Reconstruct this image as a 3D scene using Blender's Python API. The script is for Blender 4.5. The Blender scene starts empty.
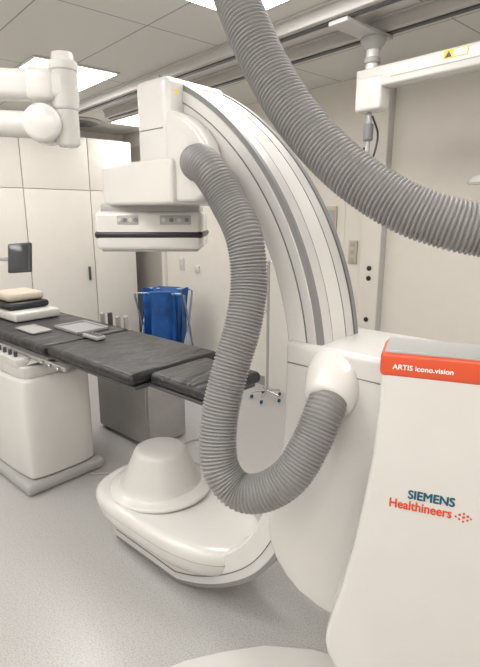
import bpy, bmesh, math
from mathutils import Vector, Matrix
D=bpy.data; COL=bpy.context.scene.collection
I4=Matrix.Identity(4)
# ---------------------------------------------------------------- materials
def mat(name,col,rough=0.5,metal=0.0,bump=0.0,bscale=20.0,var=0.0,vscale=8.0,coat=0.0,emit=0.0,emitcol=None,stretch=None):
    m=D.materials.new(name); m.use_nodes=True; nt=m.node_tree; b=nt.nodes['Principled BSDF']
    b.inputs['Base Color'].default_value=(*col,1); b.inputs['Roughness'].default_value=rough; b.inputs['Metallic'].default_value=metal
    if coat: b.inputs['Coat Weight'].default_value=coat; b.inputs['Coat Roughness'].default_value=.12
    tc=nt.nodes.new('ShaderNodeTexCoord')
    n=nt.nodes.new('ShaderNodeTexNoise'); n.inputs['Scale'].default_value=vscale; n.inputs['Detail'].default_value=4
    nt.links.new(tc.outputs['Object'],n.inputs['Vector'])
    r=nt.nodes.new('ShaderNodeValToRGB'); v=max(var,0.012)
    r.color_ramp.elements[0].position=.3; r.color_ramp.elements[1].position=.7
    r.color_ramp.elements[0].color=tuple(c*(1-v) for c in col)+(1,)
    r.color_ramp.elements[1].color=tuple(min(1,c*(1+v)) for c in col)+(1,)
    nt.links.new(n.outputs['Fac'],r.inputs['Fac']); nt.links.new(r.outputs['Color'],b.inputs['Base Color'])
    if bump:
        n2=nt.nodes.new('ShaderNodeTexNoise'); n2.inputs['Scale'].default_value=bscale; n2.inputs['Detail'].default_value=2
        src=tc.outputs['Object']
        if stretch:
            mp=nt.nodes.new('ShaderNodeMapping'); mp.inputs['Scale'].default_value=stretch
            nt.links.new(src,mp.inputs['Vector']); src=mp.outputs['Vector']; n2.inputs['Distortion'].default_value=.6
        nt.links.new(src,n2.inputs['Vector'])
        bp=nt.nodes.new('ShaderNodeBump'); bp.inputs['Strength'].default_value=bump; bp.inputs['Distance'].default_value=.02
        nt.links.new(n2.outputs['Fac'],bp.inputs['Height']); nt.links.new(bp.outputs['Normal'],b.inputs['Normal'])
    if emit:
        b.inputs['Emission Color'].default_value=(*(emitcol or col),1); b.inputs['Emission Strength'].default_value=emit
    return m
WHITE=mat('enamel_white',(.65,.638,.62),.22,coat=.3)
WHITE3=mat('enamel_holder_shaded',(.60,.588,.572),.26,coat=.25)  # white enamel darkened, so shading against the stand cover sits in the colour
WHITE2=mat('enamel_off_white',(.54,.53,.515),.34)  # light grey-white finish of secondary parts
LGREY=mat('light_grey_plastic',(.38,.38,.375),.45)
MGREY=mat('mid_grey_plastic',(.17,.175,.18),.42)
RAILM=mat('rail_grey',(.20,.203,.205),.4)
DGREY=mat('dark_grey_plastic',(.06,.062,.065),.4)
BLACK=mat('black_plastic',(.012,.012,.014),.35)
HOSE=mat('hose_grey',(.23,.231,.23),.36,var=.04)
SILVER=mat('satin_silver',(.68,.68,.675),.28,metal=.4)
ORANGE=mat('orange_enamel',(.66,.085,.03),.35)
VINYL=mat('black_vinyl',(.018,.018,.021),.38,bump=.8,bscale=3.2,var=.1,stretch=(3.0,1,1))
CREAM=mat('cream_vinyl',(.56,.50,.41),.5,bump=.2)
STEEL=mat('satin_steel',(.46,.45,.44),.34,metal=.6,var=.06)
PANELG=mat('matt_grey_panel',(.36,.35,.34),.5,metal=.15,var=.05)
CHROME=mat('chrome_tube',(.6,.6,.6),.2,metal=1)
BTUBE=mat('pale_blue_tube',(.24,.33,.46),.3,metal=.5)
BLUE=mat('blue_vinyl',(.010,.085,.31),.5,bump=.6,bscale=9,var=.3)
TEAL=mat('teal_print',(.0,.09,.15),.5)
REDP=mat('orange_print',(.66,.08,.03),.5)
WPRINT=mat('white_print',(.9,.9,.88),.5)
YEL=mat('yellow_print',(.85,.6,.03),.5)
WALLM=mat('wall_paint',(.715,.685,.635),.6,bump=.04,bscale=150,var=.015)
CABM=mat('cabinet_laminate',(.70,.675,.632),.42)
BEIGE=mat('light_metal_panel',(.48,.46,.43),.38,metal=.25,var=.05,vscale=2)
DOORM=mat('door_laminate',(.70,.675,.63),.55)
BASEM=mat('baseboard_vinyl',(.30,.30,.30),.5)
TAN=mat('tan_plastic',(.52,.46,.37),.5)
LIGHT=mat('light_panel_glow',(1,1,1),.5,emit=11.0,emitcol=(1.0,.967,.922))
SCREEN=mat('dark_screen',(.045,.048,.055),.15)
PAPER=mat('paper_grey',(.36,.36,.36),.7)
def floor_mat():
    m=D.materials.new('speckled_vinyl'); m.use_nodes=True; nt=m.node_tree; b=nt.nodes['Principled BSDF']
    tc=nt.nodes.new('ShaderNodeTexCoord')
    n=nt.nodes.new('ShaderNodeTexNoise'); n.inputs['Scale'].default_value=155; n.inputs['Detail'].default_value=3
    n2=nt.nodes.new('ShaderNodeTexVoronoi'); n2.inputs['Scale'].default_value=92
    nt.links.new(tc.outputs['Object'],n.inputs['Vector']); nt.links.new(tc.outputs['Object'],n2.inputs['Vector'])
    r=nt.nodes.new('ShaderNodeValToRGB'); e=r.color_ramp.elements
    e[0].position=.36; e[0].color=(.365,.36,.36,1); e[1].position=.47; e[1].color=(.445,.44,.435,1)
    x=e.new(.64); x.color=(.505,.50,.49,1)
    r2=nt.nodes.new('ShaderNodeValToRGB'); r2.color_ramp.elements[0].position=.12; r2.color_ramp.elements[0].color=(.56,.56,.58,1)
    r2.color_ramp.elements[1].position=.20; r2.color_ramp.elements[1].color=(1,1,1,1)
    mx=nt.nodes.new('ShaderNodeMix'); mx.data_type='RGBA'; mx.blend_type='MULTIPLY'; mx.inputs[0].default_value=.85
    nt.links.new(n.outputs['Fac'],r.inputs['Fac']); nt.links.new(n2.outputs['Distance'],r2.inputs['Fac'])
    nt.links.new(r.outputs['Color'],mx.inputs[6]); nt.links.new(r2.outputs['Color'],mx.inputs[7])
    nt.links.new(mx.outputs[2],b.inputs['Base Color']); b.inputs['Roughness'].default_value=.28
    return m
def ceil_mat():
    m=D.materials.new('ceiling_tiles'); m.use_nodes=True; nt=m.node_tree; b=nt.nodes['Principled BSDF']
    tc=nt.nodes.new('ShaderNodeTexCoord'); br=nt.nodes.new('ShaderNodeTexBrick')
    br.offset=0; br.inputs['Scale'].default_value=1; br.inputs['Brick Width'].default_value=1.2; br.inputs['Row Height'].default_value=.6
    br.inputs['Mortar Size'].default_value=.005; br.inputs['Mortar Smooth'].default_value=.1
    br.inputs['Color1'].default_value=(.72,.70,.67,1); br.inputs['Color2'].default_value=(.69,.67,.64,1); br.inputs['Mortar'].default_value=(.34,.335,.33,1)
    nt.links.new(tc.outputs['Object'],br.inputs['Vector']); nt.links.new(br.outputs['Color'],b.inputs['Base Color']); b.inputs['Roughness'].default_value=.7
    return m
FLOORM=floor_mat(); CEILM=ceil_mat()
# ---------------------------------------------------------------- builders
def finish(name,bm,m,parent=None,label=None,xf=None,ang=38,origin=None):
    if xf is not None: bm.transform(xf)
    bmesh.ops.recalc_face_normals(bm,faces=bm.faces)
    me=D.meshes.new(name)
    if parent is None and origin is None and len(bm.verts):
        xs=[v.co.x for v in bm.verts]; ys=[v.co.y for v in bm.verts]; zs=[v.co.z for v in bm.verts]
        origin=((min(xs)+max(xs))/2,(min(ys)+max(ys))/2,min(zs))
    if origin is not None and parent is None:
        bm.transform(Matrix.Translation(-Vector(origin)))
    bm.to_mesh(me); bm.free()
    for p in me.polygons: p.use_smooth=True
    me.set_sharp_from_angle(angle=math.radians(ang))
    ms=m if isinstance(m,(list,tuple)) else [m]
    for q in ms: me.materials.append(q)
    o=D.objects.new(name,me); COL.objects.link(o)
    if parent is not None: attach(o,parent)
    elif origin is not None: o.location=origin
    if label: o['label']=label
    return o
def attach(o,parent):
    # parts are modelled in world coordinates; parents only carry a translation
    o.parent=parent
    o.matrix_parent_inverse=parent_inv(parent)
def parent_inv(p):
    M=I4.copy(); q=p; chain=[]
    while q is not None: chain.append(q); q=q.parent
    for q in reversed(chain):
        M=M@q.matrix_parent_inverse@Matrix.Translation(q.location)
    return M.inverted()
def root(name,label,cat,loc):
    e=D.objects.new(name,None); e.empty_display_size=.1; e.location=loc; COL.objects.link(e)
    e['label']=label; e['category']=cat; return e
def tag(o,label,cat,group=None):
    o['label']=label; o['category']=cat
    if group: o['group']=group
    return o
def bev(bm,off,seg=3,minang=25):
    if off<=0: return
    ed=[e for e in bm.edges if len(e.link_faces)==2 and e.calc_face_angle(0)>math.radians(minang)]
    bmesh.ops.bevel(bm,geom=ed,offset=off,segments=seg,profile=.5,affect='EDGES',clamp_overlap=True)
def box(name,x,y,z,m,b=.01,parent=None,label=None,xf=None,seg=3):
    bm=bmesh.new(); bmesh.ops.create_cube(bm,size=1)
    bm.transform(Matrix.Translation(((x[0]+x[1])/2,(y[0]+y[1])/2,(z[0]+z[1])/2))@Matrix.Diagonal((x[1]-x[0],y[1]-y[0],z[1]-z[0],1)))
    bev(bm,b,seg); return finish(name,bm,m,parent,label,xf)
def chaikin(p,n=2,closed=True):
    for _ in range(n):
        q=[]
        L=len(p)
        for i in range(L):
            a=Vector(p[i]); b=Vector(p[(i+1)%L]); q+= [a*.75+b*.25,a*.25+b*.75]
        p=q
    return [tuple(v) for v in p]
def prism(name,poly,axis,lo,hi,m,b=.01,parent=None,label=None,xf=None,seg=3,minang=30):
    bm=bmesh.new()
    def mk(p,t):
        if axis=='y': return (p[0],t,p[1])
        if axis=='x': return (t,p[0],p[1])
        return (p[0],p[1],t)
    A=[bm.verts.new(mk(p,lo)) for p in poly]; B=[bm.verts.new(mk(p,hi)) for p in poly]
    n=len(poly)
    bm.faces.new(A); bm.faces.new(B[::-1])
    for i in range(n): bm.faces.new((A[i],A[(i+1)%n],B[(i+1)%n],B[i]))
    bmesh.ops.recalc_face_normals(bm,faces=bm.faces)
    bev(bm,b,seg,minang); return finish(name,bm,m,parent,label,xf)
def loft(name,rings,m,parent=None,label=None,xf=None,ang=38):
    bm=bmesh.new(); R=[[bm.verts.new(p) for p in r] for r in rings]; n=len(rings[0])
    for a,b in zip(R,R[1:]):
        for i in range(n): bm.faces.new((a[i],a[(i+1)%n],b[(i+1)%n],b[i]))
    bm.faces.new(R[0]); bm.faces.new(R[-1][::-1])
    return finish(name,bm,m,parent,label,xf,ang)
def frame(d):
    d=Vector(d).normalized(); u=Vector((0,0,1)) if abs(d.z)<.9 else Vector((1,0,0))
    a=d.cross(u).normalized(); b=d.cross(a).normalized(); return a,b
def lathe(name,prof,c,ax,m,parent=None,label=None,seg=40,ang=38,xf=None):
    """prof: list (radius, distance along axis)"""
    ax=Vector(ax).normalized(); a,b=frame(ax); c=Vector(c)
    rings=[[c+ax*h+(a*math.cos(2*math.pi*i/seg)+b*math.sin(2*math.pi*i/seg))*max(r,1e-4) for i in range(seg)] for r,h in prof]
    return loft(name,rings,m,parent,label,xf,ang)
def rod(name,p,q,r,m,parent=None,label=None,seg=24,xf=None,r2=None):
    p=Vector(p);q=Vector(q);L=(q-p).length; r2=r if r2 is None else r2
    e=min(.004,r*.3,L*.2)
    return lathe(name,[(r-e,0),(r,e),(r2,L-e),(r2-e,L)],p,q-p,m,parent,label,seg,xf=xf)
def catmull(pts,n=24):
    P=[Vector(p) for p in pts]; P=[P[0]*2-P[1]]+P+[P[-1]*2-P[-2]]; out=[]
    for i in range(1,len(P)-2):
        a,b,c,d=P[i-1:i+3]
        for k in range(n):
            t=k/n; out.append(.5*((2*b)+(c-a)*t+(2*a-5*b+4*c-d)*t*t+(3*b-a-3*c+d)*t**3))
    out.append(P[-2]); return out
def resample(pts,step):
    out=[pts[0]]; acc=0; tgt=step
    for a,b in zip(pts,pts[1:]):
        L=(b-a).length
        while acc+L>=tgt: out.append(a+(b-a)*((tgt-acc)/L)); tgt+=step
        acc+=L
    return out
def sweep(name,pts,rf,m,parent=None,label=None,seg=28,step=.01,ang=38):
    P=resample(catmull(pts),step); n=len(P); rings=[]
    t0=(P[1]-P[0]).normalized(); a,b=frame(t0)
    for i,p in enumerate(P):
        w=6 if callable(rf) else 1
        t=(P[min(i+w,n-1)]-P[max(i-w,0)]).normalized()
        a=(a-t*a.dot(t)).normalized(); b=t.cross(a)
        r=rf(i) if callable(rf) else rf
        rings.append([p+(a*math.cos(2*math.pi*k/seg)+b*math.sin(2*math.pi*k/seg))*r for k in range(seg)])
    return loft(name,rings,m,parent,label,ang=ang)
def corrugated(name,pts,r,m,parent=None,label=None):
    prof=[.945,.99,1.012,1.012,.99,.945,.915]
    return sweep(name,pts,lambda i:r*prof[i%7],m,parent,label,seg=40,step=.0108/7,ang=90)
def text(name,s,size,loc,m,parent,width=None,bold=0.0,ext=.0006,label=None,xf=None):
    c=D.curves.new(name,'FONT'); c.body=s; c.size=size; c.extrude=ext; c.resolution_u=6
    o=D.objects.new(name,c); COL.objects.link(o); bpy.context.view_layer.update()
    me=D.meshes.new_from_object(o.evaluated_get(bpy.context.evaluated_depsgraph_get()))
    D.objects.remove(o)
    xs=[v.co.x for v in me.vertices]; w=max(xs)-min(xs); k=(width/w) if width else 1
    me.transform((xf or I4)@Matrix.Translation(loc)@Matrix.Rotation(math.radians(90),4,'X')@Matrix.Diagonal((k,1,1,1))@Matrix.Translation((-min(xs),0,0)))
    if bold:
        bm=bmesh.new(); ax=((xf or I4).to_3x3()@Vector((1,0,0))).normalized()
        nrm=((xf or I4).to_3x3()@Vector((0,-1,0))).normalized()
        for j,(dx,dz) in enumerate(((-bold,0),(bold,0),(0,bold*.7),(0,-bold*.7))):
            m2=me.copy(); m2.transform(Matrix.Translation(ax*dx+Vector((0,0,dz))+nrm*j*.00012)); bm.from_mesh(m2); D.meshes.remove(m2)
        bm.to_mesh(me); bm.free()
    me.materials.clear(); me.materials.append(m); me.name=name
    o=D.objects.new(name,me); COL.objects.link(o); attach(o,parent)
    if label: o['label']=label
    return o
# room survey frame (rotated 42 deg about the vertical) -> world
YAW=math.radians(42)
def G(X,Y,z): return Vector((X*math.cos(YAW)-Y*math.sin(YAW),X*math.sin(YAW)+Y*math.cos(YAW),z))
# ---------------------------------------------------------------- room
CEIL=2.8
RM=Matrix.Translation((-5.85,4.15,0))@Matrix.Rotation(math.radians(-6.4),4,'Z')
def struct(name,x,y,z,m,b=0,label=None):
    bm=bmesh.new(); bmesh.ops.create_cube(bm,size=1)
    bm.transform(Matrix.Translation(((x[0]+x[1])/2,(y[0]+y[1])/2,(z[0]+z[1])/2))@Matrix.Diagonal((x[1]-x[0],y[1]-y[0],z[1]-z[0],1)))
    bev(bm,b,2); bmesh.ops.recalc_face_normals(bm,faces=bm.faces)
    me=D.meshes.new(name); bm.to_mesh(me); bm.free(); me.materials.append(m)
    o=D.objects.new(name,me); COL.objects.link(o); o.matrix_world=RM; o['kind']='structure'
    if label: o['label']=label
    return o
LX,LY=7.6,-5.6
struct('floor',(-.1,LX),(LY,.1),(-.08,0),FLOORM,label='pale grey speckled vinyl floor')
struct('ceiling',(-.1,LX),(LY,.1),(CEIL,CEIL+.08),CEILM,label='pale suspended tile ceiling')
struct('wall_back',(0,LX),(0,.1),(0,CEIL),WALLM,label='cream painted wall')
struct('wall_left',(-.1,0),(LY,.1),(0,CEIL),WALLM,label='cream painted wall behind cabinets')
struct('wall_right',(LX,LX+.1),(LY,.1),(0,CEIL),WALLM,label='cream painted wall')
struct('wall_front',(0,LX),(LY-.1,LY),(0,CEIL),WALLM,label='cream painted wall')
struct('baseboard_back',(.97,2.76),(-.012,0),(0,.1),BASEM)
struct('baseboard_right',(3.76,LX),(-.012,0),(0,.1),BASEM)
d1=struct('door_1',(.02,.92),(-.03,0),(0,2.62),BEIGE,.004,label='light grey metal-faced door in a recess')
struct('trim_1',(.92,.97),(-.05,0),(0,2.66),CABM,.004)
d2=struct('door_2',(2.80,3.70),(-.006,0),(0,2.06),DOORM,.002,label='pale laminate door')
def rbox(name,x,y,z,m,b,parent,label=None): return box(name,x,y,z,m,b,parent,label,xf=RM)
def cabinet(y0,y1,handle):
    loc=RM@Vector((.3,(y0+y1)/2,0))
    r=root('tall_cabinet','tall cream built-in cupboard with long lower door and upper door','cupboard',loc)
    rbox('body',(.003,.63),(y0,y1),(0,2.62),CABM,.002,r)
    g=.003
    dlow=rbox('door',(.630,.652),(y0+g,y1-g),(.08,2.035),CABM,.002,r)
    dup=rbox('door',(.630,.652),(y0+g,y1-g),(2.042,2.61),CABM,.002,r)
    if handle:
        hy=y1-.08
        rbox('handle',(.656,.68),(hy-.012,hy+.012),(1.0,1.16),DGREY,.004,dlow,'dark lever handle')
    return r
for (y0,y1,h) in [(-.82,-.26,False),(-1.58,-.824,True),(-2.36,-1.584,False),(-3.14,-2.364,False)]:
    r=cabinet(y0,y1,h); r['group']='built-in cupboards along the wall'
def panel(x0,x1,y0,y1):
    r=root('ceiling_light','square-edged flat white ceiling light panel','ceiling light',RM@Vector(((x0+x1)/2,(y0+y1)/2,CEIL-.012)))
    rbox('frame',(x0,x1),(y0,y1),(CEIL-.012,CEIL-.001),WHITE,.002,r)
    rbox('diffuser',(x0+.02,x1-.02),(y0+.02,y1-.02),(CEIL-.016,CEIL-.010),LIGHT,0,r)
    r['group']='ceiling light panels'
for p in [(1.3,2.65,-2.10,-1.46),(4.04,5.26,-2.06,-1.46),(.78,1.50,-.60,-.10),(1.4,2.6,-3.9,-3.3),(4.0,5.2,-3.9,-3.3),(6.0,7.2,-2.2,-1.6),(6.0,7.2,-3.9,-3.3),(3.6,4.8,-5.2,-4.6),(5.6,6.8,-5.2,-4.6),(1.4,2.6,-5.2,-4.6)]:  # first three are in view; the rest are unseen, added to light the room
    panel(*p)
vc=RM@Vector((.62,-.88,CEIL-.001))
r=root('ceiling_vent','round grey slotted ceiling air diffuser','air vent',vc)
lathe('frame',[(.24,0),(.245,.012),(.21,.03),(.20,.028)],vc,(0,0,-1),LGREY,r,seg=48)
for i,rr in enumerate((.16,.11,.06)):
    lathe('louvre',[(rr,.022),(rr+.028,.030),(rr+.028,.034),(rr,.042),(rr-.012,.040)],vc,(0,0,-1),MGREY if i%2==0 else LGREY,r,seg=40)
def rail(y):
    r=root('ceiling_rail','long pale grey metal ceiling track','ceiling rail',RM@Vector((4,y,CEIL-.11)))
    rbox('track',(1.3,7.4),(y-.055,y+.055),(CEIL-.07,CEIL-.001),WHITE2,.004,r)
    rbox('slot',(1.3,7.4),(y-.018,y+.018),(CEIL-.078,CEIL-.06),DGREY,.001,r)
    rbox('flange',(1.3,7.4),(y-.075,y+.075),(CEIL-.012,CEIL-.002),WHITE2,.001,r)
    r['group']='parallel ceiling tracks'
rail(-1.22); rail(-.86)
# ---------------------------------------------------------------- C-arm machine
CA=root('angiography_machine','large white floor-standing C-arm x-ray machine with grey hoses','x-ray machine',(-.5,1.3,0))
cx,cz,R,Ri=-1.95,1.19,1.13,1.00; ya,yb=1.305,1.54
def swell(fdeg):
    if fdeg>-12: return 0
    t=min(1,(-12-fdeg)/36); s=t*t*(3-2*t)*.085
    lim=(cz-.03)/max(.2,abs(math.sin(math.radians(fdeg))))-R
    return min(s,lim)
def arcsweep(name,prof,f0,f1,m,parent,label=None,n=96):
    rings=[]
    for i in range(n+1):
        fd=f0+(f1-f0)*i/n; f=math.radians(fd); s=swell(fd)
        rings.append([(cx+(r+s)*math.cos(f),y,cz+(r+s)*math.sin(f)) for r,y in prof])
    return loft(name,rings,m,parent,label)
c=.010
arc=arcsweep('c_arm',[(Ri,ya+c),(Ri+c,ya),(R-c,ya),(R,ya+c),(R,yb-c),(R-c,yb),(Ri+c,yb),(Ri,yb-c)],72,-98,WHITE,CA,'white curved C-shaped arm')
def strip(y0,y1,r0,r1,m,name='rail',a=71.5,b=-97,label=None): return arcsweep(name,[(r0,y0),(r1,y0),(r1,y1),(r0,y1)],a,b,m,arc,label)
strip(ya+.000,ya+.018,R-.010,R+.008,RAILM,'rail',label='narrow dark grey edge rail')
strip(yb-.020,yb+.001,R-.012,R+.009,RAILM,'rail',label='narrow dark grey edge rail')
strip(ya+.022,ya+.072,R-.004,R+.005,SILVER,'running_face',label='satin silver track')
strip(yb-.074,yb-.024,R-.004,R+.005,SILVER,'running_face',label='satin silver track')
strip(ya+.075,yb-.077,R-.002,R+.004,WHITE,'center_face',label='white centre face')
strip(ya+.0725,ya+.0745,R-.002,R+.0055,MGREY,'groove')
strip(yb-.0765,yb-.0745,R-.002,R+.0055,MGREY,'groove')
strip(ya-.003,ya+.003,R-.044,R-.013,SILVER,'side_track',label='satin silver side track')
strip(ya-.0035,ya+.003,R-.049,R-.0455,MGREY,'groove')
# detector housing
hb=box('detector_housing',(-1.635,-1.455),(1.225,1.53),(1.80,2.235),WHITE,.022,CA,'white upright upper arm head housing',seg=4)
prism('front_cover',chaikin([(-1.52,1.80),(-1.52,2.12),(-1.42,2.12),(-1.28,2.02),(-1.24,1.92),(-1.26,1.80)],1),'y',1.23,1.303,WHITE,.014,hb)
box('side_arm',(-1.87,-1.42),(1.208,1.58),(1.792,1.955),WHITE,.016,hb,'boxy white bracket carrying the detector',seg=4)
box('seam_line',(-1.61,-1.48),(1.2232,1.228),(2.06,2.063),MGREY,0,hb)
box('seam_line',(-1.612,-1.478),(1.30,1.303),(2.2335,2.2365),MGREY,0,hb)
box('caution_label',(-1.4555,-1.4540),(1.262,1.280),(2.180,2.192),YEL,0,hb,'tiny yellow caution label')
DX=Matrix.Translation((-1.835,1.46,0))@Matrix.Rotation(math.radians(42),4,'Z')
det=box('detector',(-.225,.225),(-.2,.2),(1.608,1.768),WHITE,.020,CA,'flat square detector with dark bumper band',xf=DX,seg=4)
box('bumper_band',(-.230,.230),(-.205,.205),(1.657,1.686),BLACK,.012,det,'black rubber band',xf=DX)
box('collar',(-.205,.205),(-.18,.18),(1.758,1.800),LGREY,.01,det,'grey collar',xf=DX)
box('bottom_plate',(-.205,.205),(-.18,.18),(1.600,1.610),LGREY,.004,det,xf=DX)
for x0,x1 in ((-.13,-.04),(.05,.18)):
    cp=box('control_panel',(x0,x1),(-.203,-.197),(1.714,1.752),LGREY,.0028,det,'grey button panel',xf=DX)
    n=4
    for k in range(n):
        w=(x1-x0)/n; xc=x0+w*(k+.5)
        rod('button',DX@Vector((xc,-.202,1.733)),DX@Vector((xc,-.206,1.733)),.009,MGREY if k%2 else WHITE2,cp,'small round button',seg=16)
# x-ray tube
poly=chaikin([(-2.20,1.38),(-2.14,1.22),(-2.00,1.155),(-1.75,1.15),(-1.46,1.18),(-1.27,1.27),(-1.19,1.44),(-1.28,1.62),(-1.75,1.72),(-2.08,1.71),(-2.20,1.58)],3)
pc=Vector((-1.69,1.45))
def sc(k,z):
    out=[]
    for p in poly:
        x=pc.x+(p[0]-pc.x)*k
        out.append((x,pc.y+(p[1]-pc.y)*k,z-max(0,x+1.72)*.085))
    return out
tube=loft('tube_housing',[sc(.66,.210),sc(.78,.214),sc(.87,.228),sc(.935,.252),sc(.975,.285),sc(.996,.318),sc(1,.340),sc(.990,.360),sc(.965,.374),sc(.92,.382),sc(.86,.385)],WHITE,CA,'white compact rounded x-ray tube housing',ang=80)
loft('seam_line',[sc(.996,.322),sc(1.0008,.323),sc(1.0012,.326),sc(.998,.327)],LGREY,tube)
lathe('collimator_ring',[(.262,.376),(.266,.382),(.265,.391),(.258,.397),(.235,.401),(.228,.408),(.220,.413),(.20,.416)],(-1.86,1.45,0),(0,0,1),WHITE,tube,'broad round white flange',seg=64,ang=50)
lathe('collimator_cone',[(.218,.408),(.208,.416),(.194,.436),(.136,.570),(.127,.586),(.110,.595),(.06,.598),(.0,.599)],(-1.86,1.45,0),(0,0,1),WHITE2,tube,'pale tapered cone over the tube window',seg=64,ang=60)
# holder
low=[(-.955,1.10),(-.965,.95),(-.985,.82),(-1.015,.66),(-1.022,.60),(-1.01,.54),(-.98,.48),(-.93,.43),(-.87,.395),(-.78,.378),(-.70,.385),(-.63,.42),(-.59,.50),(-.56,.8),(-.54,1.1)]
hold=prism('arm_holder',[(-.525,1.345),(-.955,1.345)]+low,'y',1.285,1.64,WHITE3,.022,CA,'tall white tapering arm holder with flat top',seg=4,minang=40)
box('seam_line',(-.94,-.54),(1.2825,1.286),(1.270,1.273),MGREY,0,hold)
pe=G(.30,1.475,1.232); pd=(G(.262,1.40,1.182)-pe).normalized()
lathe('hose_socket',[(.098,-.05),(.097,-.005),(.090,.025),(.077,.070),(.072,.080),(.060,.083)],pe,pd,WHITE,hold,'smooth white tapered hose cap',ang=50)
# stand cover (turned against the arm)
SX=Matrix.Translation((-.55,1.17,0))@Matrix.Rotation(math.radians(21),4,'Z')
cab=prism('stand_cover',[(0,1.385),(-.001,1.25),(-.008,1.1),(-.025,.95),(-.045,.80),(-.07,.66),(-.098,.54),(-.112,.48),(-.116,.44),(-.108,.40),(-.088,.36),(-.055,.325),(-.015,.30),(.05,.285),(.62,.285),(.62,1.385)],'y',0,.15,WHITE,.018,CA,'white curved stand cover with orange top band',seg=4,xf=SX)
box('top_band',(-.005,.625),(-.005,.155),(1.338,1.405),ORANGE,.014,cab,'orange-red rounded cap band',xf=SX,seg=5)
box('top_cover',(.004,.616),(.002,.148),(1.398,1.4105),LGREY,.005,cab,'thin grey top plate',xf=SX,seg=4)
text('lettering','ARTIS icono.vision',.0190,(.028,-.0058,1.362),WPRINT,cab,width=.146,bold=.0004,label='white lettering',xf=SX)
text('lettering','SIEMENS',.036,(.094,-.0008,.996),TEAL,cab,width=.117,bold=.0012,label='bold teal lettering',xf=SX)
text('lettering','Healthineers',.039,(.047,-.0008,.961),REDP,cab,width=.159,bold=.0010,label='bold orange lettering',xf=SX)
bm=bmesh.new()
for (dx,dz,r_) in [(0,0,.003),(.009,.007,.0035),(.009,-.006,.003),(.019,.012,.003),(.019,.001,.0038),(.019,-.011,.003),(.029,.006,.0035),(.029,-.006,.003),(.037,.0,.0026)]:
    mm=Matrix.Translation((.217+dx,-.0008,.969+dz))@Matrix.Rotation(math.pi/2,4,'X')
    bmesh.ops.create_cone(bm,cap_ends=True,segments=16,radius1=r_,radius2=r_,depth=.001,matrix=mm)
finish('dot_emblem',bm,REDP,cab,'orange dot emblem',xf=SX)
box('stand_foot',(-.03,.6),(.0,.3),(.055,.29),WHITE,.03,CA,'white stand foot',xf=SX)
base=prism('base_plate',chaikin([(-1.30,.93),(-.86,1.50),(.3,1.62),(.3,.5),(-.9,.5),(-1.2,.72)],2),'z',.001,.06,WHITE,.012,CA,'low white floor plate')
# hoses
h1=[(-.075,1.90,1.90),(-.145,1.815,1.925),(-.135,1.745,1.925),(-.095,1.695,1.885),(-.042,1.655,1.80),(.0120,1.60,1.688),(.029,1.57,1.547),(.0096,1.53,1.409),(-.032,1.49,1.27),(-.0665,1.45,1.116),(-.064,1.41,.985),(-.009,1.38,.915),(.068,1.35,.924),(.151,1.34,.985),(.214,1.36,1.085),(.261,1.40,1.182),(.30,1.46,1.23)]
corrugated('corrugated_hose',[G(*p) for p in h1],.060,HOSE,CA,'grey ribbed plastic cable hose')
h2=[(-.10,1.72,2.79),(-.06,1.62,2.56),(-.022,1.55,2.375),(.0137,1.5,2.268),(.0755,1.45,2.13),(.1575,1.38,1.992),(.265,1.3,1.866),(.389,1.23,1.774),(.494,1.18,1.732),(.583,1.15,1.713),(.70,1.12,1.68),(.81,1.10,1.60),(.86,1.09,1.43)]
sh=corrugated('supply_hose',[G(*p) for p in h2],.061,HOSE,CA,'thick grey ribbed cable hose rising to the ceiling')
lathe('ceiling_collar',[(.1,0),(.1,.03),(.07,.05)],G(-.10,1.72,2.799),(0,0,-1),LGREY,sh,'grey ceiling collar')
lathe('end_collar',[(.070,0),(.068,.04),(.064,.05)],G(.86,1.09,1.410),(0,0,1),LGREY,sh,'grey end collar')
# ---------------------------------------------------------------- patient table
PT=root('patient_table','white pedestal patient table with black padded mattress','examination table',(-3.3,1.45,0))
box('table_top',(-4.6,-1.93),(1.36,1.93),(.900,.920),DGREY,.008,PT,'thin dark carbon tabletop')
box('foot_plate',(-1.95,-1.53),(1.45,1.82),(.900,.920),DGREY,.008,PT)
box('mattress',(-4.6,-2.80),(1.32,1.97),(.922,.984),VINYL,.030,PT,'black padded mattress section',seg=6)
box('mattress',(-2.79,-1.93),(1.34,1.97),(.922,.984),VINYL,.030,PT,'black padded mattress section',seg=6)
box('mattress',(-1.92,-1.50),(1.44,1.84),(.922,.984),VINYL,.030,PT,'black padded foot mattress section',seg=6)
for y0,y1 in ((1.325,1.345),(1.955,1.975)):
    box('side_rail',(-4.4,-2.55),(y0,y1),(.872,.898),STEEL,.004,PT,'steel accessory rail')
for i in range(3): rod('rail_knob',(-2.80+.10*i,1.325,.885),(-2.80+.10*i,1.303,.885),.010,CHROME,PT,'small chrome knob')
ped=prism('pedestal',chaikin([(-3.80,1.20),(-2.93,1.20),(-2.87,1.26),(-2.87,1.64),(-2.93,1.70),(-3.80,1.70)],3),'z',.09,.76,WHITE,.018,PT,'white rounded box pedestal')
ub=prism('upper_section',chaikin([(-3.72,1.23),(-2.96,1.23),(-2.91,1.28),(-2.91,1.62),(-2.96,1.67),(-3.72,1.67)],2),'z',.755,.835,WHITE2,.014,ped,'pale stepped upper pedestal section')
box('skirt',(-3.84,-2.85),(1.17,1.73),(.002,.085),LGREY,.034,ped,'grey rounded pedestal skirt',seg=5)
loft('neck',[[(-3.7,1.28,.83),(-2.98,1.28,.83),(-2.98,1.62,.83),(-3.7,1.62,.83)],[(-3.9,1.38,.90),(-2.8,1.38,.90),(-2.8,1.9,.90),(-3.9,1.9,.90)]],WHITE2,ped,'pale sloped neck')
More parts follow.
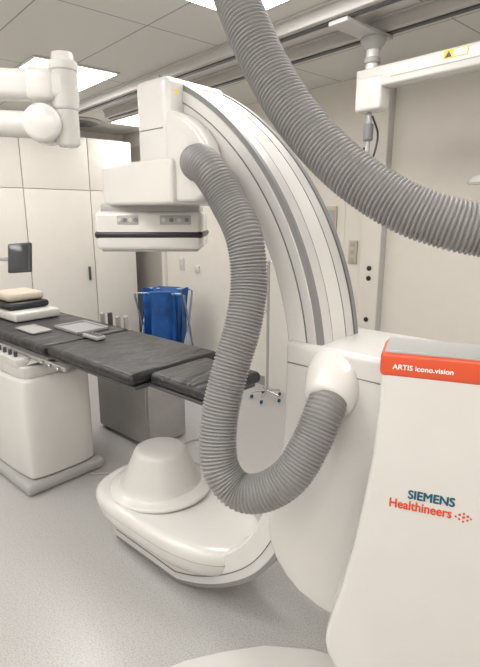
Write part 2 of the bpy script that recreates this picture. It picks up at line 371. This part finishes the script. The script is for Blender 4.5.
tc=box('control_unit',(-3.35,-2.98),(1.235,1.325),(.815,.88),WHITE2,.012,PT,'pale tableside control unit')
for i in range(4): rod('joystick',(-3.30+i*.08,1.27,.878),(-3.30+i*.08,1.27,.915),.012,DGREY,tc,'dark joystick knob')
for i in range(4):
    k=box('rail_clamp',(-3.22+.10*i,-3.17+.10*i),(1.974,2.02),(.86,.95),MGREY,.006,PT,'small grey rail clamp')
    rod('knob',(-3.195+.10*i,2.0,.95),(-3.195+.10*i,2.0,1.04+.015*(i%2)),.018,STEEL if i!=1 else DGREY,k)
# items on the table
Zm=.986
box_=box('tray_box',(-4.05,-3.56),(1.50,1.86),(Zm,1.055),WHITE,.02); tag(box_,'shallow white plastic box lying on the black mattress','box')
pd_=root('foam_cushion','thick cushion with black lower half and cream top','cushion',(-3.80,1.66,1.057))
box('base_pad',(-4.02,-3.68),(1.51,1.84),(1.057,1.112),VINYL,.026,pd_,'black vinyl pad')
box('top_pad',(-4.02,-3.71),(1.53,1.82),(1.115,1.18),CREAM,.030,pd_,'cream vinyl pad')
t=root('document_tray','flat grey tray with low rim lying on the black mattress','tray',(-3.06,1.74,Zm))
box('base',(-3.22,-2.90),(1.62,1.86),(Zm,Zm+.006),PAPER,.002,t)
for nm,xx,yy in (('rim',(-3.22,-2.90),(1.62,1.63)),('rim',(-3.22,-2.90),(1.85,1.86)),('rim',(-3.22,-3.21),(1.62,1.86)),('rim',(-2.91,-2.90),(1.62,1.86))):
    box(nm,xx,yy,(Zm+.004,Zm+.018),LGREY,.002,t)
t=box('folded_cloth',(-3.38,-3.12),(1.42,1.56),(Zm,1.0),LGREY,.006); tag(t,'flat folded light grey cloth on the black mattress','cloth')
rc=root('remote_control','small grey hand control with dark buttons','remote control',(-2.75,1.7,Zm))
box('case',(-2.83,-2.66),(1.61,1.68),(Zm,1.010),LGREY,.008,rc)
for i in range(4): box('button',(-2.82+i*.04,-2.795+i*.04),(1.625,1.665),(1.009,1.014),DGREY,.003,rc)
# tablet on arm
tb=root('tableside_monitor','small dark touchscreen on a jointed bracket arm','monitor',(-3.9,1.29,.90))
TX=Matrix.Translation(G(-1.425,3.2,1.485))@Matrix.Rotation(math.radians(26),4,'Z')@Matrix.Rotation(math.radians(-14),4,'X')@Matrix.Rotation(math.radians(-5),4,'Y')
box('screen_case',(-.085,.085),(-.015,.015),(-.095,.095),DGREY,.008,tb,xf=TX)
box('display',(-.074,.074),(-.018,-.012),(-.080,.083),SCREEN,.002,tb,'dark glossy display',xf=TX)
pm=G(-1.44,3.22,1.475); pj=Vector((-3.62,1.20,1.47)); pe2=Vector((-3.9,1.29,1.45))
rod('bracket_arm',pm,pj,.013,LGREY,tb,'thin grey arm'); rod('bracket_arm',pj,pe2,.015,LGREY,tb,'thin grey arm')
rod('bracket_joint',pj-Vector((0,0,.03)),pj+Vector((0,0,.03)),.022,LGREY,tb,'grey joint')
rod('post',(-3.9,1.29,.90),(-3.9,1.29,1.48),.016,STEEL,tb,'steel post')
# grey cabinet behind
sc_=root('metal_cabinet','low plain matt grey metal cabinet standing behind the table','cabinet',(-3.25,2.3,0))
box('body',(-3.50,-2.81),(2.10,2.46),(.02,.74),PANELG,.006,sc_)
box('door',(-3.48,-2.83),(2.088,2.10),(.04,.72),PANELG,.004,sc_)
for x in (-3.45,-2.87):
    for y in (2.14,2.42): rod('foot',(x,y,.001),(x,y,.025),.02,BLACK,sc_)
fc=sweep('floor_cable',[(-2.84,1.6,.008),(-2.7,1.75,.008),(-2.75,1.95,.008),(-2.6,2.1,.008),(-2.7,2.4,.008),(-2.5,2.7,.008)],.007,LGREY,None,None,seg=8,step=.03)
tag(fc,'thin pale cable lying loosely across the floor','cable')
# blue folding rack
bt=root('folding_rack','thin folding tube rack with crossed legs and blue cloth','folding rack',(-4.22,3.45,0))
BX=Matrix.Translation((-4.22,3.44,0))@Matrix.Rotation(math.radians(32),4,'Z')@Matrix.Diagonal((1.05,1.05,1,1))
def bxv(x,y,z): return BX@Vector((x,y,z))
for sx in (-.25,.25):
    o=.012 if sx>0 else -.012
    sweep('leg',[bxv(sx,-.22,.02),bxv(sx,-.02,.50),bxv(sx,.16,.88),bxv(sx,.17,.92),bxv(sx*.93,.17,.94)],.012,BTUBE,bt,'pale tube crossed leg',seg=12,step=.02)
    sweep('leg',[bxv(sx+o,.22,.02),bxv(sx+o,.02,.50),bxv(sx+o,-.16,.88),bxv(sx+o,-.17,.92),bxv(sx*.95,-.17,.94)],.012,BTUBE,bt,'pale tube crossed leg',seg=12,step=.02)
for sy in (-.17,.17): rod('top_bar',bxv(-.235,sy,.94),bxv(.235,sy,.94),.011,BTUBE,bt)
for sy in (-.20,.20): rod('foot_bar',bxv(-.25,sy,.06),bxv(.25,sy,.06),.009,BTUBE,bt)
rings=[]
for z,kx,ky in [(.22,.14,.05),(.24,.17,.08),(.45,.20,.12),(.70,.205,.15),(.88,.21,.175),(.945,.215,.19),(.955,.215,.17),(.91,.21,.155)]:
    rings.append([bxv(kx*(abs(math.cos(a))**.35)*(1 if math.cos(a)>0 else -1)*(1+.06*math.sin(7*a+z*5)),ky*(abs(math.sin(a))**.35)*(1 if math.sin(a)>0 else -1)*(1+(1.02-z)*.6*math.sin(13*a-z*4)),z+.03*math.sin(2*a+.6)*(1-z)*2+.018*math.sin(4*a+1)) for a in [2*math.pi*i/120 for i in range(120)]])
loft('bag',rings,BLUE,bt,'blue draped cloth bag')
# infusion stand
SXp=-2.84
iv=root('infusion_stand','slim grey pole stand on five castors','infusion stand',(SXp,3.55,0))
rod('pole',(SXp,3.55,.08),(SXp,3.55,1.35),.014,LGREY,iv)
for i in range(5):
    a=2*math.pi*i/5; q=Vector((SXp+.15*math.cos(a),3.55+.15*math.sin(a),.065))
    rod('leg',(SXp,3.55,.09),q,.008,CHROME,iv); rod('castor',q+Vector((-.008,0,-.044)),q+Vector((.008,0,-.044)),.019,TEAL,iv,'small blue-grey castor')
sweep('curved_handle',[(SXp,3.55,.86),(SXp-.07,3.50,.90),(SXp-.10,3.45,.98),(SXp-.06,3.42,1.05),(SXp,3.50,1.08),(SXp,3.55,1.06)],.008,CHROME,iv,'curved chrome handle',seg=10)
rod('hook_bar',(SXp-.08,3.55,1.34),(SXp+.08,3.55,1.34),.006,CHROME,iv)
# wall fittings
def wallitem(name,s,w,z0,z1,m,label,cat,dep=.02,det=None):
    r=root(name,label,cat,RM@Vector((s,-.01,z0)))
    pl=rbox('plate',(s-w/2,s+w/2),(-dep,-.001),(z0,z1),m,.003,r)
    n=det or 0
    for i in range(n):
        zz=z0+(z1-z0)*(i+.5)/n; h=(z1-z0)/n*.3
        rbox('socket',(s-w*.28,s+w*.28),(-dep-.006,-dep+.001),(zz-h,zz+h),LGREY if m is not WHITE else WHITE2,.002,r)
    return r
wallitem('wall_socket',1.31,.08,1.10,1.26,WHITE,'white double light switch on the cream wall','switch',det=2)
wallitem('wall_socket',1.62,.08,1.10,1.18,WHITE,'white single socket on the cream wall','socket',det=1)
wallitem('socket_strip',3.80,.08,1.36,1.55,TAN,'tan vertical strip of sockets on the wall','socket',det=3)
r=root('notice_board','narrow tan notice holder mounted on the door','notice',RM@Vector((3.56,-.03,1.5)))
rbox('board',(3.51,3.62),(-.023,-.007),(1.48,1.83),TAN,.003,r); rbox('sheet',(3.52,3.61),(-.025,-.022),(1.62,1.80),PAPER,.001,r)
du=root('supply_duct','white vertical service duct with round outlets on the wall','wall duct',RM@Vector((4.0,-.05,.8)))
rbox('duct',(3.92,4.10),(-.07,-.001),(.80,2.75),WALLM,.006,du)
rbox('edge_trim',(4.097,4.103),(-.074,-.001),(.80,2.75),WHITE2,.002,du,'pale metal edge strip')
for z in (.92,1.26,1.34):
    p=RM@Vector((4.01,-.07,z)); n=RM.to_3x3()@Vector((0,-1,0))
    lathe('outlet',[(.020,0),(.020,.008),(.014,.01)],p,n,BLACK,du,'small black round outlet',seg=20)
# ---------------------------------------------------------------- ceiling booms
bo=root('ceiling_boom','white jointed equipment arm hanging from the ceiling','ceiling arm',G(.735,3.0,2.3))
c0=G(.735,3.0,0); dd=(G(1.135,2.56,0)-c0).normalized()
rbox('carriage',(4.46,4.58),(-1.25,-.83),(2.70,2.722),WHITE2,.004,bo,'pale carriage bar spanning the tracks')
lathe('ceiling_mount',[(.07,0),(.07,.015),(.052,.045),(.042,.06)],c0+Vector((0,0,2.70)),(0,0,-1),LGREY,bo,'grey round mount')
rod('column',c0+Vector((0,0,2.69)),c0+Vector((0,0,2.38)),.036,WHITE,bo)
rod('joint_ring',c0+Vector((0,0,2.60)),c0+Vector((0,0,2.57)),.045,LGREY,bo)
rz=math.atan2(dd.y,dd.x); BM=Matrix.Translation(c0)@Matrix.Rotation(rz,4,'Z')
box('joint_block',(-.07,.10),(-.055,.055),(2.32,2.50),WHITE,.02,bo,xf=BM)
am=box('horizontal_arm',(-.07,1.6),(-.05,.05),(2.435,2.54),WHITE,.012,bo,xf=BM)
box('trim_line',(.15,1.5),(-.052,.052),(2.47,2.474),LGREY,0,am,xf=BM)
box('warning_label',(.44,.56),(-.0525,-.0505),(2.492,2.530),YEL,0,am,'yellow and white warning label',xf=BM)
lf=box('label_field',(.490,.555),(-.0535,-.0522),(2.496,2.526),WPRINT,0,am,xf=BM)
bm=bmesh.new(); vs=[bm.verts.new(p) for p in ((.447,-.0532,2.497),(.483,-.0532,2.497),(.465,-.0532,2.526))]; bm.faces.new(vs)
finish('warning_triangle',bm,BLACK,am,'black warning triangle',xf=BM)
rod('drop_rod',c0+Vector((0,0,2.32)),c0+Vector((0,0,2.10)),.014,LGREY,bo); rod('connector',c0+Vector((0,0,2.26)),c0+Vector((0,0,2.17)),.028,MGREY,bo,'grey plug connector')
sweep('cable',[c0+Vector((.02,0,2.3)),c0+Vector((.05,.02,2.2)),c0+Vector((.04,0,2.08)),c0+Vector((0,0,2.02)),c0+Vector((-.03,0,2.08)),c0+Vector((-.02,0,2.14))],.006,BLACK,bo,'thin black cable',seg=8)
lb=root('monitor_boom','white double-jointed ceiling support arm','ceiling arm',G(-2.0,1.95,2.8))
p0=G(-.69,2.1,0); dl=(G(-2.0,1.9,0)-p0).normalized(); LM=Matrix.Translation(p0)@Matrix.Rotation(math.atan2(dl.y,dl.x),4,'Z')
Z=Vector((0,0,1))
lathe('swivel_column',[(.034,2.020),(.046,2.032),(.046,2.165),(.052,2.172),(.052,2.300),(.056,2.305),(.056,2.328),(.044,2.338),(.040,2.362),(.028,2.366)],p0,(0,0,1),WHITE,lb,'white stepped vertical hub',ang=50)
rod('swivel_ring',p0+Z*2.155,p0+Z*2.165,.049,LGREY,lb,'grey ring'); rod('swivel_ring',p0+Z*2.295,p0+Z*2.302,.054,LGREY,lb,'grey ring')
box('upper_arm',(-.02,1.35),(-.052,.052),(2.190,2.296),WHITE,.026,lb,xf=LM,seg=5)
box('upper_joint',(.03,.14),(-.058,.058),(2.184,2.302),WHITE,.024,lb,xf=LM,seg=5)
box('upper_mount',(1.25,1.40),(-.08,.08),(2.15,2.34),WHITE,.02,lb,xf=LM)
pc2=LM@Vector((1.33,0,0)); rod('ceiling_column',pc2+Z*2.3,pc2+Z*2.799,.06,WHITE,lb)
lathe('lower_joint',[(.055,-.078),(.068,-.070),(.072,-.055),(.072,.055),(.068,.070),(.055,.078)],LM@Vector((.085,0,2.10)),LM.to_3x3()@Vector((0,1,0)),WHITE,lb,'round white joint',ang=60)
box('lower_link',(-.01,.1),(-.040,.040),(2.055,2.14),WHITE,.018,lb,xf=LM)
rod('lower_arm',LM@Vector((.12,0,2.10)),LM@Vector((1.1,0,2.12)),.050,WHITE,lb)
el=root('examination_lamp','small white dome lamp on a thin arm','lamp',G(1.42,3.0,1.95))
lathe('lamp_head',[(.01,.05),(.05,.045),(.10,.02),(.12,-.01),(.11,-.02),(.02,-.02)],G(1.46,3.0,1.95),(0,0,1),WHITE,el)
rod('lamp_arm',G(1.46,3.0,1.99),G(1.9,2.95,2.2),.015,LGREY,el); rod('lamp_post',G(1.9,2.95,2.18),G(1.9,2.95,2.799),.02,WHITE,el)
# ---------------------------------------------------------------- camera, world
cam=D.cameras.new('camera'); co=D.objects.new('camera',cam); COL.objects.link(co)
co.location=(0,0,1.75); co.rotation_euler=(math.radians(76.5),0,YAW)
cam.sensor_fit='VERTICAL'; cam.sensor_height=24; cam.lens=24*490/667; cam.clip_start=.02
bpy.context.scene.camera=co
w=D.worlds.new('world'); bpy.context.scene.world=w; w.use_nodes=True
w.node_tree.nodes['Background'].inputs[0].default_value=(1,.96,.9,1); w.node_tree.nodes['Background'].inputs[1].default_value=.4
try: bpy.context.scene.view_settings.view_transform='Standard'
except Exception: pass
